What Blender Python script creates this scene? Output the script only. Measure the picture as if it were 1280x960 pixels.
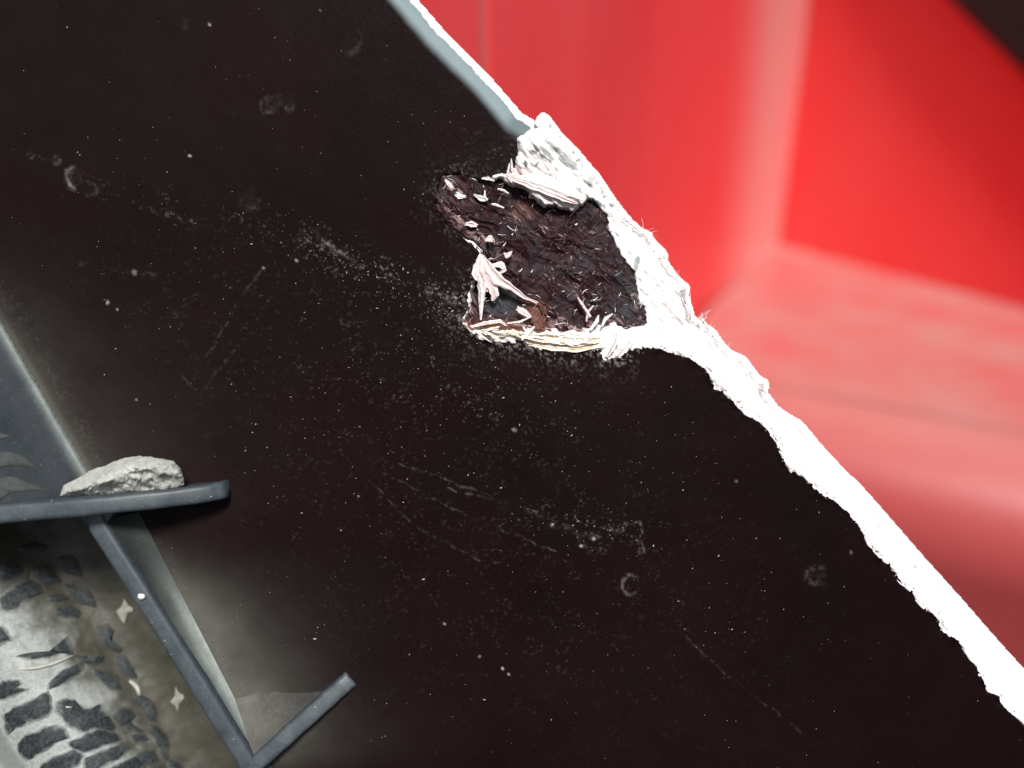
import bpy, math
import numpy as np
from mathutils import Matrix, Vector

scene = bpy.context.scene
for o in list(bpy.data.objects):
    bpy.data.objects.remove(o, do_unlink=True)
COL = scene.collection
rng = np.random.default_rng(11)

# ------------------------------------------------------------------ camera, sky, sun, exposure
PITCH = math.radians(23.0)
CAM = Vector((0, 0, 1.0))
MM = 0.001
PXM = 0.125            # mm per photo pixel on the panel
DIST = 125.6           # mm from lens to panel
FPX = DIST / PXM
RV = Vector((1, 0, 0))
UV = Vector((0, math.sin(PITCH), math.cos(PITCH)))
FV = Vector((0, math.cos(PITCH), -math.sin(PITCH)))

cd = bpy.data.cameras.new('camera')
cam = bpy.data.objects.new('camera', cd)
COL.objects.link(cam)
cam.location = CAM
cam.rotation_euler = (math.pi / 2 - PITCH, 0, 0)
cd.sensor_width = 36.0
cd.lens = 18.0 / (640.0 / FPX)
cd.clip_start = 0.005
cd.clip_end = 100.0
cd.dof.use_dof = True
cd.dof.focus_distance = (DIST + 0.6) * MM
cd.dof.aperture_fstop = 7.0
scene.camera = cam

SUN_DIR = Vector((0.10, -0.56, 0.83)).normalized()
world = bpy.data.worlds.new('World')
scene.world = world
world.use_nodes = True
wn = world.node_tree
sky = wn.nodes.new('ShaderNodeTexSky')
sky.sky_type = 'NISHITA'
sky.sun_disc = False
sky.sun_elevation = math.asin(SUN_DIR.z)
sky.sun_rotation = math.atan2(SUN_DIR.x, SUN_DIR.y)
sky.dust_density = 3.0
sky.ozone_density = 0.6
wn.nodes['Background'].inputs['Strength'].default_value = 0.07
wn.links.new(sky.outputs[0], wn.nodes['Background'].inputs['Color'])
sd_ = bpy.data.lights.new('sun', 'SUN')
sd_.energy = 4.2
sd_.angle = math.radians(14)
sd_.color = (1.0, 0.965, 0.92)
sun = bpy.data.objects.new('sun', sd_)
COL.objects.link(sun)
sun.location = CAM + SUN_DIR * 2
sun.rotation_euler = SUN_DIR.to_track_quat('Z', 'Y').to_euler()

vs = scene.view_settings
vs.view_transform = 'Standard'
vs.look = 'None'
vs.exposure = 0.32
vs.gamma = 1.0
vs.use_curve_mapping = False
scene.cycles.use_denoising = True
scene.cycles.max_bounces = 6

# ------------------------------------------------------------------ frame of the panel: u right, v up, w towards the lens (mm)
MW = Matrix(((RV.x, UV.x, -FV.x, 0), (RV.y, UV.y, -FV.y, 0), (RV.z, UV.z, -FV.z, 0), (0, 0, 0, 1)))
MW.translation = CAM + FV * (DIST * MM)
ROT = MW.to_euler()

def P(x, y, w=0.0):
    x = np.asarray(x, float); y = np.asarray(y, float); w = np.asarray(w, float)
    k = PXM * (DIST - w) / DIST
    return np.stack(np.broadcast_arrays((x - 640) * k, (480 - y) * k, w), -1)

def px_ray(x, y):
    return RV * ((x - 640) / FPX) + UV * ((480 - y) / FPX) + FV

# ------------------------------------------------------------------ noise
_T = np.random.default_rng(5).random((256, 256)).astype(np.float32)
def vnoise(x, y, s=0):
    x = np.asarray(x, np.float32) + s * 17.31; y = np.asarray(y, np.float32) + s * 9.73
    xi = np.floor(x).astype(np.int32); yi = np.floor(y).astype(np.int32)
    fx = x - xi; fy = y - yi
    fx = fx * fx * (3 - 2 * fx); fy = fy * fy * (3 - 2 * fy)
    a = _T[yi & 255, xi & 255]; b = _T[yi & 255, (xi + 1) & 255]
    c = _T[(yi + 1) & 255, xi & 255]; d = _T[(yi + 1) & 255, (xi + 1) & 255]
    return (a + (b - a) * fx) * (1 - fy) + (c + (d - c) * fx) * fy
def fbm(x, y, s=0, o=4, g=0.5):
    t = 0; a = 1.0; n = 0
    for k in range(o):
        t = t + a * vnoise(x * 2.03 ** k, y * 2.03 ** k, s + k * 3); n += a; a *= g
    return t / n
def smooth(a, b, x):
    t = np.clip((x - a) / (b - a), 0, 1)
    return t * t * (3 - 2 * t)
def rotxy(x, y, deg):
    c, s = math.cos(math.radians(deg)), math.sin(math.radians(deg))
    return x * c + y * s, -x * s + y * c

def seg_dist(pts, X, Y, closed=False):
    pts = np.asarray(pts, np.float32)
    q = np.roll(pts, -1, 0) if closed else pts[1:]
    p = pts if closed else pts[:-1]
    d = np.full(X.shape, 1e9, np.float32)
    for (ax, ay), (bx, by) in zip(p, q):
        ex, ey = bx - ax, by - ay
        t = np.clip(((X - ax) * ex + (Y - ay) * ey) / (ex * ex + ey * ey + 1e-9), 0, 1)
        d = np.minimum(d, (X - ax - t * ex) ** 2 + (Y - ay - t * ey) ** 2)
    return np.sqrt(d)
def sdist(poly, X, Y):
    """positive inside"""
    d = seg_dist(poly, X, Y, True)
    ins = np.zeros(X.shape, bool)
    n = len(poly)
    for i in range(n):
        ax, ay = poly[i]; bx, by = poly[(i + 1) % n]
        if ay == by: continue
        c = (ay > Y) != (by > Y)
        ins ^= c & (X < (bx - ax) * (Y - ay) / (by - ay) + ax)
    return np.where(ins, d, -d)

# ------------------------------------------------------------------ mesh helpers
def mesh_from(name, V, F, attrs=None, smooth_shade=True, mat=None):
    me = bpy.data.meshes.new(name)
    V = np.asarray(V, np.float32)
    if isinstance(F, np.ndarray):
        nf, k = F.shape
        me.vertices.add(len(V)); me.vertices.foreach_set('co', V.ravel())
        me.loops.add(nf * k); me.loops.foreach_set('vertex_index', F.ravel().astype(np.int32))
        me.polygons.add(nf)
        me.polygons.foreach_set('loop_start', np.arange(0, nf * k, k, dtype=np.int32))
        me.polygons.foreach_set('loop_total', np.full(nf, k, np.int32))
        me.update(calc_edges=True)
    else:
        me.from_pydata([tuple(map(float, v)) for v in V], [], F)
        me.update()
    for n_, a in (attrs or {}).items():
        at = me.attributes.new(n_, 'FLOAT', 'POINT')
        at.data.foreach_set('value', np.asarray(a, np.float32).ravel())
    if smooth_shade:
        me.polygons.foreach_set('use_smooth', np.ones(len(me.polygons), bool))
    if mat: me.materials.append(mat)
    return me

def link(name, me, parent=None):
    o = bpy.data.objects.new(name, me)
    COL.objects.link(o)
    if parent is not None: o.parent = parent
    return o

def empty(name, origin_mm=(0, 0, 0), **props):
    """an Empty standing in the panel frame"""
    o = bpy.data.objects.new(name, None)
    COL.objects.link(o)
    o.empty_display_size = 0.01
    o.location = MW @ (Vector(origin_mm) * MM)
    o.rotation_euler = ROT
    for k, v in props.items(): o[k] = v
    return o

def part(name, V, F, mat, parent, origin=(0, 0, 0), attrs=None, sm=True):
    V = (np.asarray(V, float) - np.asarray(origin, float)) * MM
    return link(name, mesh_from(name, V, F, attrs, sm, mat), parent)

def solo(name, V, F, mat, attrs=None, sm=True, origin=None, **props):
    V = np.asarray(V, float)
    if origin is None:
        origin = V.mean(0); 
    o = link(name, mesh_from(name, (V - origin) * MM, F, attrs, sm, mat))
    o.location = MW @ (Vector(tuple(map(float, origin))) * MM)
    o.rotation_euler = ROT
    for k, v in props.items(): o[k] = v
    return o

def grid_faces(mask_v):
    """quads of a (ny,nx) vertex grid whose four corners are kept; returns faces, kept index"""
    ny, nx = mask_v.shape
    m = mask_v[:-1, :-1] & mask_v[1:, :-1] & mask_v[:-1, 1:] & mask_v[1:, 1:]
    idx = np.arange(ny * nx).reshape(ny, nx)
    a = idx[:-1, :-1][m]; b = idx[:-1, 1:][m]; c = idx[1:, 1:][m]; d = idx[1:, :-1][m]
    F = np.stack([a, d, c, b], 1)
    used = np.zeros(ny * nx, bool); used[F.ravel()] = True
    new = np.cumsum(used) - 1
    return new[F], used

def sheet(name, X, Y, W, keep, mat, parent, attrs=None):
    F, used = grid_faces(keep)
    V = P(X, Y, W).reshape(-1, 3)[used]
    at = {k: np.broadcast_to(a, X.shape).ravel()[used] for k, a in (attrs or {}).items()}
    return part(name, V, F, mat, parent, attrs=at)

# ------------------------------------------------------------------ materials
def new_mat(name):
    m = bpy.data.materials.new(name)
    m.use_nodes = True
    nt = m.node_tree
    return m, nt, nt.nodes['Principled BSDF']
def N(nt, t, **kw):
    n = nt.nodes.new(t)
    for k, v in kw.items():
        if k in n.inputs.keys(): n.inputs[k].default_value = v
        else: setattr(n, k, v)
    return n
def mixc(nt, fac, a, b):
    n = nt.nodes.new('ShaderNodeMix'); n.data_type = 'RGBA'
    for s, v in ((0, fac), (6, a), (7, b)):
        if isinstance(v, bpy.types.NodeSocket): nt.links.new(v, n.inputs[s])
        else: n.inputs[s].default_value = v if s == 0 else (*v, 1)
    return n.outputs[2]
def attr(nt, name):
    return N(nt, 'ShaderNodeAttribute', attribute_name=name).outputs['Fac']
def noise(nt, scale, detail=4, rough=0.5, co=None):
    n = N(nt, 'ShaderNodeTexNoise', Scale=scale, Detail=detail, Roughness=rough)
    c = N(nt, 'ShaderNodeTexCoord')
    nt.links.new(co if co else c.outputs['Object'], n.inputs['Vector'])
    return n.outputs['Fac']
def ramp(nt, v, a, b, lo=0.0, hi=1.0):
    n = N(nt, 'ShaderNodeMapRange')
    n.inputs[1].default_value = a; n.inputs[2].default_value = b
    n.inputs[3].default_value = lo; n.inputs[4].default_value = hi
    nt.links.new(v, n.inputs[0])
    return n.outputs[0]
def mathn(nt, op, a, b):
    n = N(nt, 'ShaderNodeMath', operation=op, use_clamp=(op == 'ADD'))
    for i, v in enumerate((a, b)):
        if isinstance(v, bpy.types.NodeSocket): nt.links.new(v, n.inputs[i])
        else: n.inputs[i].default_value = v
    return n.outputs[0]
def bump(nt, bsdf, h, strength, dist):
    b = N(nt, 'ShaderNodeBump', Strength=strength, Distance=dist)
    nt.links.new(h, b.inputs['Height'])
    nt.links.new(b.outputs[0], bsdf.inputs['Normal'])
def L(nt, v, bsdf, name):
    if isinstance(v, bpy.types.NodeSocket): nt.links.new(v, bsdf.inputs[name])
    else: bsdf.inputs[name].default_value = v

# black moulded plastic with dust, sky sheen painted on the lip
M_COAT, nt, b = new_mat('black_plastic')
grain = noise(nt, 2600, 3, 0.6)
big = noise(nt, 28, 4, 0.6)
col = mixc(nt, ramp(nt, big, 0.35, 0.7), (0.0074, 0.0027, 0.0033), (0.0040, 0.0018, 0.0021))
col = mixc(nt, attr(nt, 'film'), col, (0.088, 0.088, 0.076))
fine = ramp(nt, noise(nt, 5200, 2, 0.5), 0.62, 0.80, 0.0, 0.010)
col = mixc(nt, fine, col, (0.4, 0.36, 0.36))
col = mixc(nt, attr(nt, 'dust'), col, (0.52, 0.47, 0.45))
col = mixc(nt, attr(nt, 'lip_sheen'), col, (0.215, 0.275, 0.29))
col = mixc(nt, attr(nt, 'white'), col, (0.85, 0.87, 0.87))
L(nt, col, b, 'Base Color')
L(nt, ramp(nt, grain, 0.3, 0.7, 0.5, 0.72), b, 'Roughness')
b.inputs['Specular IOR Level'].default_value = 0.03
bump(nt, b, grain, 0.35, 0.00012)

# torn white plastic
M_WHITE, nt, b = new_mat('torn_white_plastic')
f1 = noise(nt, 1500, 5, 0.7)
col = mixc(nt, ramp(nt, f1, 0.3, 0.6, 0.8, 0.0), (0.80, 0.79, 0.785), (0.60, 0.56, 0.545))
col = mixc(nt, attr(nt, 'pink'), col, (0.60, 0.45, 0.44))
col = mixc(nt, attr(nt, 'mark'), col, (0.13, 0.165, 0.165))
L(nt, col, b, 'Base Color')
b.inputs['Roughness'].default_value = 0.75
b.inputs['Specular IOR Level'].default_value = 0.2
bump(nt, b, f1, 0.6, 0.0003)

def flat_mat(name, c, rough=0.7, var=0.25, scale=900, spec=0.2, bs=0.4, c2=None):
    m, nt, b = new_mat(name)
    f = noise(nt, scale, 4, 0.65)
    dk = c2 or tuple(x * (1 - var) for x in c)
    L(nt, mixc(nt, ramp(nt, f, 0.35, 0.65), c, dk), b, 'Base Color')
    b.inputs['Roughness'].default_value = rough
    b.inputs['Specular IOR Level'].default_value = spec
    bump(nt, b, f, bs, 0.0002)
    return m
M_SPLINTER = flat_mat('white_splinter', (0.82, 0.80, 0.79), 0.6, 0.12, 2500)
M_PINK = flat_mat('pinkish_splinter', (0.80, 0.67, 0.66), 0.55, 0.2, 1800)
M_CREAM = flat_mat('cream_splinter', (0.86, 0.82, 0.72), 0.65, 0.2, 1100, c2=(0.66, 0.50, 0.33))
M_BROWN = flat_mat('brown_torn_layer', (0.17, 0.075, 0.055), 0.7, 0.6, 1300)
M_FIBRE = flat_mat('fibre', (0.80, 0.74, 0.73), 0.6, 0.2, 2500)
M_FIBREDK = flat_mat('dull_fibre', (0.20, 0.125, 0.125), 0.6, 0.6, 2500)
M_SPECK = flat_mat('dust_grain', (0.42, 0.38, 0.37), 0.8, 0.6, 300)
M_FLAKE = flat_mat('paint_flake', (0.27, 0.27, 0.24), 0.8, 0.3, 900)
M_GRIT = flat_mat('white_grit', (0.8, 0.8, 0.78), 0.8, 0.2, 900)
M_DULL = flat_mat('dull_scrape', (0.055, 0.062, 0.060), 0.7, 0.5, 500)
M_PALE = flat_mat('bare_scrape', (0.42, 0.43, 0.39), 0.7, 0.2, 900)

# exposed core
M_CORE, nt, b = new_mat('torn_dark_core')
f1 = noise(nt, 900, 5, 0.7)
col = mixc(nt, ramp(nt, f1, 0.35, 0.65), (0.027, 0.0085, 0.0118), (0.0085, 0.0027, 0.0040))
col = mixc(nt, attr(nt, 'grey'), col, (0.044, 0.050, 0.054))
col = mixc(nt, attr(nt, 'fray'), col, (0.36, 0.235, 0.235))
col = mixc(nt, attr(nt, 'rust'), col, (0.20, 0.075, 0.045))
L(nt, col, b, 'Base Color')
b.inputs['Roughness'].default_value = 0.45
b.inputs['Specular IOR Level'].default_value = 0.07
bump(nt, b, f1, 0.5, 0.0003)

# rib plastic: dark blue grey, dusty
def rib_mat(name, base, dustc, lo, hi, rough=0.45, spec=0.4):
    m, nt, b = new_mat(name)
    big = noise(nt, 260, 6, 0.75); fi = noise(nt, 2400, 3, 0.6)
    a = attr(nt, 'film')
    d = mathn(nt, 'MULTIPLY', a, ramp(nt, big, 0.3, 0.7, lo, hi))
    col = mixc(nt, d, base, dustc)
    col = mixc(nt, ramp(nt, fi, 0.62, 0.78, 0, 0.12), col, (0.5, 0.5, 0.47))
    L(nt, col, b, 'Base Color')
    b.inputs['Roughness'].default_value = rough
    b.inputs['Specular IOR Level'].default_value = spec
    bump(nt, b, fi, 0.3, 0.0001)
    return m
M_RIB = rib_mat('dusty_rib_plastic', (0.020, 0.029, 0.038), (0.21, 0.24, 0.25), 0.15, 1.0)
M_POCKET = rib_mat('dusty_pocket_plastic', (0.014, 0.0135, 0.0125), (0.15, 0.148, 0.13), 0.4, 1.0, 0.7, 0.1)
M_RIBFACE = rib_mat('dusty_lit_rib_face', (0.012, 0.014, 0.014), (0.40, 0.45, 0.42), 0.6, 1.0, 0.7, 0.1)  # pale dust colour that also paints this wall as lit
M_SLOPE = rib_mat('blue_grey_plastic', (0.011, 0.016, 0.022), (0.22, 0.25, 0.24), 0.5, 1.0, 0.6, 0.15)

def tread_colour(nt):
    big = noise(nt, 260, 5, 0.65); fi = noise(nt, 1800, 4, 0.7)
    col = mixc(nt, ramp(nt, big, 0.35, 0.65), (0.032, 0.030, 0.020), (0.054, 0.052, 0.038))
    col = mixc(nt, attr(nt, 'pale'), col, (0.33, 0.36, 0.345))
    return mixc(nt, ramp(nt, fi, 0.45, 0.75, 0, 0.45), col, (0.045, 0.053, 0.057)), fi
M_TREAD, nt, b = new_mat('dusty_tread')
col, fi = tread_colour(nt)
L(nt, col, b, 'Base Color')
b.inputs['Roughness'].default_value = 0.45
b.inputs['Specular IOR Level'].default_value = 0.3
bump(nt, b, fi, 0.35, 0.0002)
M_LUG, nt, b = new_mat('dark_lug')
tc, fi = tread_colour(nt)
big = noise(nt, 420, 3, 0.6)
col = mixc(nt, ramp(nt, fi, 0.42, 0.75, 0, 0.55), (0.012, 0.016, 0.019), (0.085, 0.10, 0.105))
col = mixc(nt, ramp(nt, big, 0.5, 0.72, 0, 0.35), col, (0.085, 0.096, 0.095))
rim = mathn(nt, 'ADD', attr(nt, 'rim'), ramp(nt, big, .3, .7, -.3, .3))
col = mixc(nt, ramp(nt, rim, .25, .8, 0, 1), col, tc)
L(nt, col, b, 'Base Color')
b.inputs['Roughness'].default_value = 0.6
b.inputs['Specular IOR Level'].default_value = 0.3
bump(nt, b, fi, 0.4, 0.0002)

M_STONE, nt, b = new_mat('pale_stone')
f1 = noise(nt, 420, 6, 0.7); f2 = noise(nt, 1600, 4, 0.7)
col = mixc(nt, ramp(nt, f1, 0.3, 0.7), (0.50, 0.52, 0.48), (0.28, 0.29, 0.265))
col = mixc(nt, ramp(nt, f2, 0.58, 0.7, 0, 0.6), col, (0.13, 0.125, 0.105))
L(nt, col, b, 'Base Color')
b.inputs['Roughness'].default_value = 0.9
bump(nt, b, f2, 0.8, 0.0005)

def red_mat(name, base, dustc, dlo, dhi, sc=9.0, fade=False):
    m, nt, b = new_mat(name)
    c = N(nt, 'ShaderNodeTexCoord')
    mp = N(nt, 'ShaderNodeMapping'); mp.inputs['Scale'].default_value = (1, 1, 0.35)
    nt.links.new(c.outputs['Object'], mp.inputs['Vector'])
    big = noise(nt, sc, 5, 0.6, mp.outputs[0]); fi = noise(nt, 160, 4, 0.7)
    f = ramp(nt, big, 0.3, 0.7, dlo, dhi)
    if fade: f = mathn(nt, 'MULTIPLY', f, attr(nt, 'fade'))
    col = mixc(nt, f, base, dustc)
    col = mixc(nt, ramp(nt, fi, 0.5, 0.8, 0, 0.12), col, tuple(x * .6 for x in base))
    L(nt, col, b, 'Base Color')
    b.inputs['Roughness'].default_value = 0.42
    b.inputs['Specular IOR Level'].default_value = 0.3
    return m
RED = (0.78, 0.046, 0.050); DUST = (0.70, 0.24, 0.23)
M_RED = red_mat('red_paint', RED, DUST, 0.0, 0.17)
M_REDFADE = red_mat('faded_red_paint', (0.74, 0.12, 0.11), (0.66, 0.28, 0.25), 0.3, 0.9)
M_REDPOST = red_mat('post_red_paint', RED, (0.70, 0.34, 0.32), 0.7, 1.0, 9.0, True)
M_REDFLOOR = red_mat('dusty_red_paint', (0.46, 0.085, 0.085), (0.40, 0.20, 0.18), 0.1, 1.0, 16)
M_REDSHADE = red_mat('shaded_red_paint', (0.33, 0.038, 0.042), (0.42, 0.155, 0.142), 0.75, 1.0, 16, True)  # darker red paints the shade on the front face
M_SEAM = flat_mat('grey_seam', (0.30, 0.16, 0.15), 0.7, 0.2, 200)
M_RUBBER = flat_mat('black_rubber', (0.02, 0.016, 0.016), 0.6, 0.4, 200)

# ------------------------------------------------------------------ traced outlines (photo pixels)
LIP = [(342, -200), (514.5, 0), (549, 40), (581, 73), (609, 101), (632, 127), (648, 146), (668, 158)]
SIL = [(672, 160), (674, 163), (676, 154), (679, 148), (684, 153), (695, 168), (714, 187), (735, 212), (743, 221),
       (765, 254), (776, 268), (785, 279), (797, 290), (809, 296), (811, 302), (827, 318), (829, 331), (846, 353), (855, 360),
       (853, 368), (857, 380), (862, 399), (872, 407), (888, 416), (900, 433), (909, 443), (928, 452), (944, 474), (954, 480),
       (952, 492), (968, 513), (982, 523), (998, 532), (1022, 561), (1050, 591), (1071, 611), (1096, 639), (1141, 691),
       (1195, 751), (1228, 789), (1260, 825), (1280, 846), (1450, 1012)]
FLAKE_IN = [(674, 170), (653, 177), (654, 193), (650, 210), (636, 224)]
CORE_L = [(640, 230), (625, 222), (600, 228), (575, 217), (553, 220), (547, 240), (546, 262), (559, 279), (576, 292), (591, 302), (603, 315),
          (597, 335), (590, 360), (586, 385), (578, 402), (588, 413)]
STRIP_B = [(602, 418), (618, 425), (630, 427), (650, 424), (665, 431), (688, 437), (706, 438), (720, 438), (751, 436), (757, 447), (775, 447),
           (787, 436), (803, 432), (819, 433), (838, 440), (858, 444), (874, 455), (887, 465), (895, 486), (905, 488), (917, 501), (930, 515),
           (947, 522), (960, 534), (974, 553), (979, 572), (990, 588), (1006, 593), (1022, 612), (1044, 626), (1063, 642), (1077, 661),
           (1085, 679), (1095, 693), (1114, 705), (1128, 729), (1141, 737), (1147, 750), (1174, 773), (1179, 788), (1201, 802),
           (1222, 835), (1236, 863), (1250, 870), (1258, 886), (1271, 897), (1450, 1066)]
CORE_T = [(636, 224), (659, 237), (664, 246), (673, 248), (682, 255), (698, 257), (714, 263), (720, 260), (729, 252), (740, 249), (754, 265), (761, 285),
          (769, 310), (781, 327), (793, 341), (795, 359), (799, 379), (807, 387), (808, 403), (797, 411), (779, 413), (769, 405), (759, 407),
          (740, 409), (720, 416), (700, 415), (691, 411), (662, 409), (633, 409), (604, 414), (588, 413)]
CREASE = [(-205, 54), (0, 402), (110, 590), (190, 720), (272, 862), (455, 1165), (533, 1300)]
COAT = [(-205, -200)] + LIP + FLAKE_IN + CORE_L[1:] + STRIP_B + [(1450, 1300)] + CREASE[::-1]
CORE = CORE_L[::-1] + CORE_T[1:-1]
WHITE_OUT = [(660, 160)] + SIL + [(1450, 1165), (500, 1165), (500, 160)]

# ------------------------------------------------------------------ the damaged panel
panel = empty('plastic_panel', (0, 0, 0), label='black plastic panel with a torn white edge and moulded ribs', category='panel')

# --- black plate with rolled lip
ST = 1.5
gx = np.arange(-190, 1440, ST, dtype=np.float32); gy = np.arange(-190, 1285, ST, dtype=np.float32)
X, Y = np.meshgrid(gx, gy)
sc_ = sdist(COAT, X, Y).astype(np.float32)
d_lip = seg_dist(LIP + [(700, 193)], X, Y)
d_crease = seg_dist(CREASE, X, Y)
jag = (fbm(X / 12, Y / 12, 1, 4, .6) - 0.5) * 11 + (vnoise(X / 2.3, Y / 2.3, 4) - 0.5) * 2.5
rag = 1 - np.maximum(smooth(30, 8, d_lip), smooth(30, 10, d_crease))
s_ = sc_ + jag * rag
keep = (sc_ > -7)
# height of plate: gentle warp, lip roll, fillet at the crease, edge rolling under the tear
W = (fbm(X / 160, Y / 160, 8, 3) - 0.5) * 0.8 + (fbm(X / 22, Y / 22, 21, 3) - 0.5) * 0.10
R_LIP = 27.0
sgl = np.where(sc_ < 0, -d_lip, d_lip)
t = np.clip(1 - sgl / R_LIP, 0, 1)
inside_lip = (sc_ > -8)
W -= smooth(0, -4, sgl) * 3.0 * smooth(14, 8, d_lip)
W -= (R_LIP * PXM * 0.95) * (1 - np.sqrt(np.clip(1 - t * t * 0.985, 0, 1))) * inside_lip
below = smooth(600, 650, Y)
right0 = X - (Y - 402) * .579 - 10
W += 1.4 * (1 - below) * np.clip(1 - d_crease / 26, 0, 1) ** 2 * (Y > 300) - 1.2 * below * smooth(8, -14, right0)
soft = smooth(660, 600, X) * smooth(345, 310, Y)
W -= smooth(1.5 + 3 * soft, -4.5 - 2 * soft, s_) * 2.6 * rag * (1 - .72 * soft)
W += np.exp(-(s_ / 7) ** 2) * (vnoise(X / 7, Y / 7, 13) - 0.4) * 0.5 * rag * (1 - .6 * soft)

# dust film lying along ribs, with painted sheen and ledge shade
film = np.zeros_like(X)
fn = fbm(X / 45, Y / 45, 31, 5, 0.6)
right = X - (Y - 402) * 0.579
film += np.exp(-np.clip(right, 0, 1e9) / 75) * 0.30 * smooth(240, 470, Y) * (0.55 + 0.9 * fn) * smooth(690, 600, Y)
film += np.exp(-(np.clip(right - 24, 0, 1e9) / 66) ** 1.2) * 1.05 * smooth(650, 780, Y) * smooth(985, 900, Y) * (0.6 + 0.75 * fn)  # pocket dust, left out under the ledge to paint its shade
film += 0.5 * np.exp(-((right - 3) / 7) ** 2) * smooth(360, 420, Y) * (Y < 620)
film += 0.016 * np.clip(fbm(X / 230, Y / 230, 47, 4, .6) * 2 - .75, 0, 1) * smooth(1300, 500, X)  # broad sheen variation of the plate painted into the film
film += 0.014 * smooth(760, 60, X) * (0.3 + 1.4 * fbm(X / 120, Y / 120, 44, 4))  # greyer sheen towards the left painted into the film
film += 0.010 * smooth(500, 1100, X) * 0
film = np.clip(film, 0, 0.9)

# stains, scratches, dust trails
dust = np.zeros_like(X)
sx, sy = rotxy(X, Y, -32)
grit = np.clip(fbm(sx / 3.6, sy / 2.0, 51, 2) - 0.68, 0, 1) * 7 * smooth(.35, .65, fbm(X / 16, Y / 16, 52, 3))
dn = 0.0
for cx, cy, rx, ry, a, v in [(510, 360, 110, 22, 25, .9), (580, 385, 34, 20, 20, 1.7), (600, 500, 170, 70, 15, .16), (560, 470, 110, 45, 10, .2),
                             (420, 310, 70, 18, 22, .5), (250, 260, 130, 16, 18, .25), (640, 200, 60, 30, 20, .35), (740, 660, 60, 22, 12, .6),
                             (620, 700, 320, 170, 20, .15), (300, 380, 200, 90, 10, .15)]:
    u_, v_ = rotxy(X - cx, Y - cy, a)
    dn = dn + v * np.exp(-(u_ / rx) ** 2 - (v_ / ry) ** 2)
dust += np.clip(grit * dn * 0.20, 0, .6)
def crescent(cx, cy, r, ang, span, wd, amp, fill=0.0, squash=1.0):
    global dust
    u_, v_ = rotxy(X - cx, Y - cy, ang)
    v2 = v_ / squash
    rr = np.hypot(u_, v2); th = np.degrees(np.abs(np.arctan2(v2, u_)))
    wob = (fbm(X / 6, Y / 6, int(cx) % 50, 3) - .5) * r * .35
    ring = np.exp(-((rr + wob - r) / wd) ** 2) * smooth(span, span * .5, th)
    body = fill * smooth(r, r * .6, rr + wob)
    dust = np.maximum(dust, .42 * amp * (ring + .7 * body) * smooth(.25, .7, fbm(X / 5, Y / 5, 77 + int(cx) % 13, 3, .7)) * (.3 + 1.2 * fbm(X / 18, Y / 18, 78, 2)))
crescent(96, 222, 12, 180, 100, 2.6, .55, .08, 1.15)
crescent(112, 234, 9, 60, 80, 3, .16)
crescent(342, 128, 16, 150, 100, 3.0, .20, .28, .62)
crescent(362, 126, 12, 90, 80, 3.0, .12, .2, .5)
crescent(437, 52, 12, 20, 110, 3.5, .10, .12, 1.2)
crescent(313, 246, 15, 110, 120, 3, .10, .35, .8)
crescent(386, 300, 13, -100, 110, 2.5, .15)
crescent(1022, 720, 13, 180, 150, 4, .16, .3, .8)
crescent(788, 731, 11, 180, 120, 1.8, .40, .0, 1.1)
crescent(788, 731, 11, 0, 170, 1.4, .14, .0, 1.1)
crescent(222, 30, 10, 0, 60, 3, .05, .1)
crescent(70, 200, 5, 0, 160, 2, .2, .2)
def scratch(pts, wd, amp, brk=0.45):
    global dust
    p = np.asarray(pts, float)
    x0, x1 = p[:, 0].min() - 12, p[:, 0].max() + 12; y0, y1 = p[:, 1].min() - 12, p[:, 1].max() + 12
    i0, i1 = np.searchsorted(gx, (x0, x1)); j0, j1 = np.searchsorted(gy, (y0, y1))
    xs, ys = X[j0:j1, i0:i1], Y[j0:j1, i0:i1]
    d = seg_dist(pts, xs + (fbm(xs / 14, ys / 14, 3, 2) - .5) * 5, ys + (fbm(xs / 14, ys / 14, 9, 2) - .5) * 5)
    v = np.exp(-(d / wd) ** 2) * .42 * amp * smooth(brk - .05, brk + .25, fbm(xs / 5, ys / 5, int(p[0, 0]) % 90, 4, .75)) * (.25 + 1.3 * smooth(.35, .65, fbm(xs / 30, ys / 30, 41, 2)))
    dust[j0:j1, i0:i1] = np.maximum(dust[j0:j1, i0:i1], v)
scratch([(325, 338), (285, 400), (238, 482)], 1.4, .08)
scratch([(340, 372), (300, 430), (250, 492)], 1.5, .07)
scratch([(228, 470), (252, 497)], 1.5, .10)
scratch([(500, 580), (590, 612), (678, 642)], 1.1, .17)
scratch([(478, 592), (585, 645), (700, 692)], 1.1, .14)
scratch([(560, 610), (640, 632), (690, 650)], 1.2, .2)
scratch([(848, 788), (900, 835), (1002, 916)], 1.2, .08, .45)
scratch([(690, 655), (715, 662), (740, 670)], 3.6, .6, .5)
scratch([(722, 668), (735, 690)], 3, .5, .5)
scratch([(755, 660), (800, 652), (806, 690)], 1.4, .25)
scratch([(740, 672), (790, 660), (800, 690)], 3, .25, .55)
scratch([(0, 184), (60, 200), (110, 228), (190, 262), (260, 285)], 2.6, .20, .52)
scratch([(380, 296), (432, 322), (480, 345), (560, 372), (600, 396)], 3.4, .42, .5)
scratch([(405, 300), (430, 318)], 2, .6, .4)
scratch([(250, 545), (330, 530), (340, 500)], 2, .06, .5)
scratch([(420, 560), (520, 660), (600, 700)], 1.2, .12, .45)
scratch([(640, 180), (590, 200), (540, 230)], 1.4, .12, .5)
scratch([(100, 330), (200, 345)], 3, .1, .5)
scratch([(555, 265), (590, 300)], 2.5, .2, .45)
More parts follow.
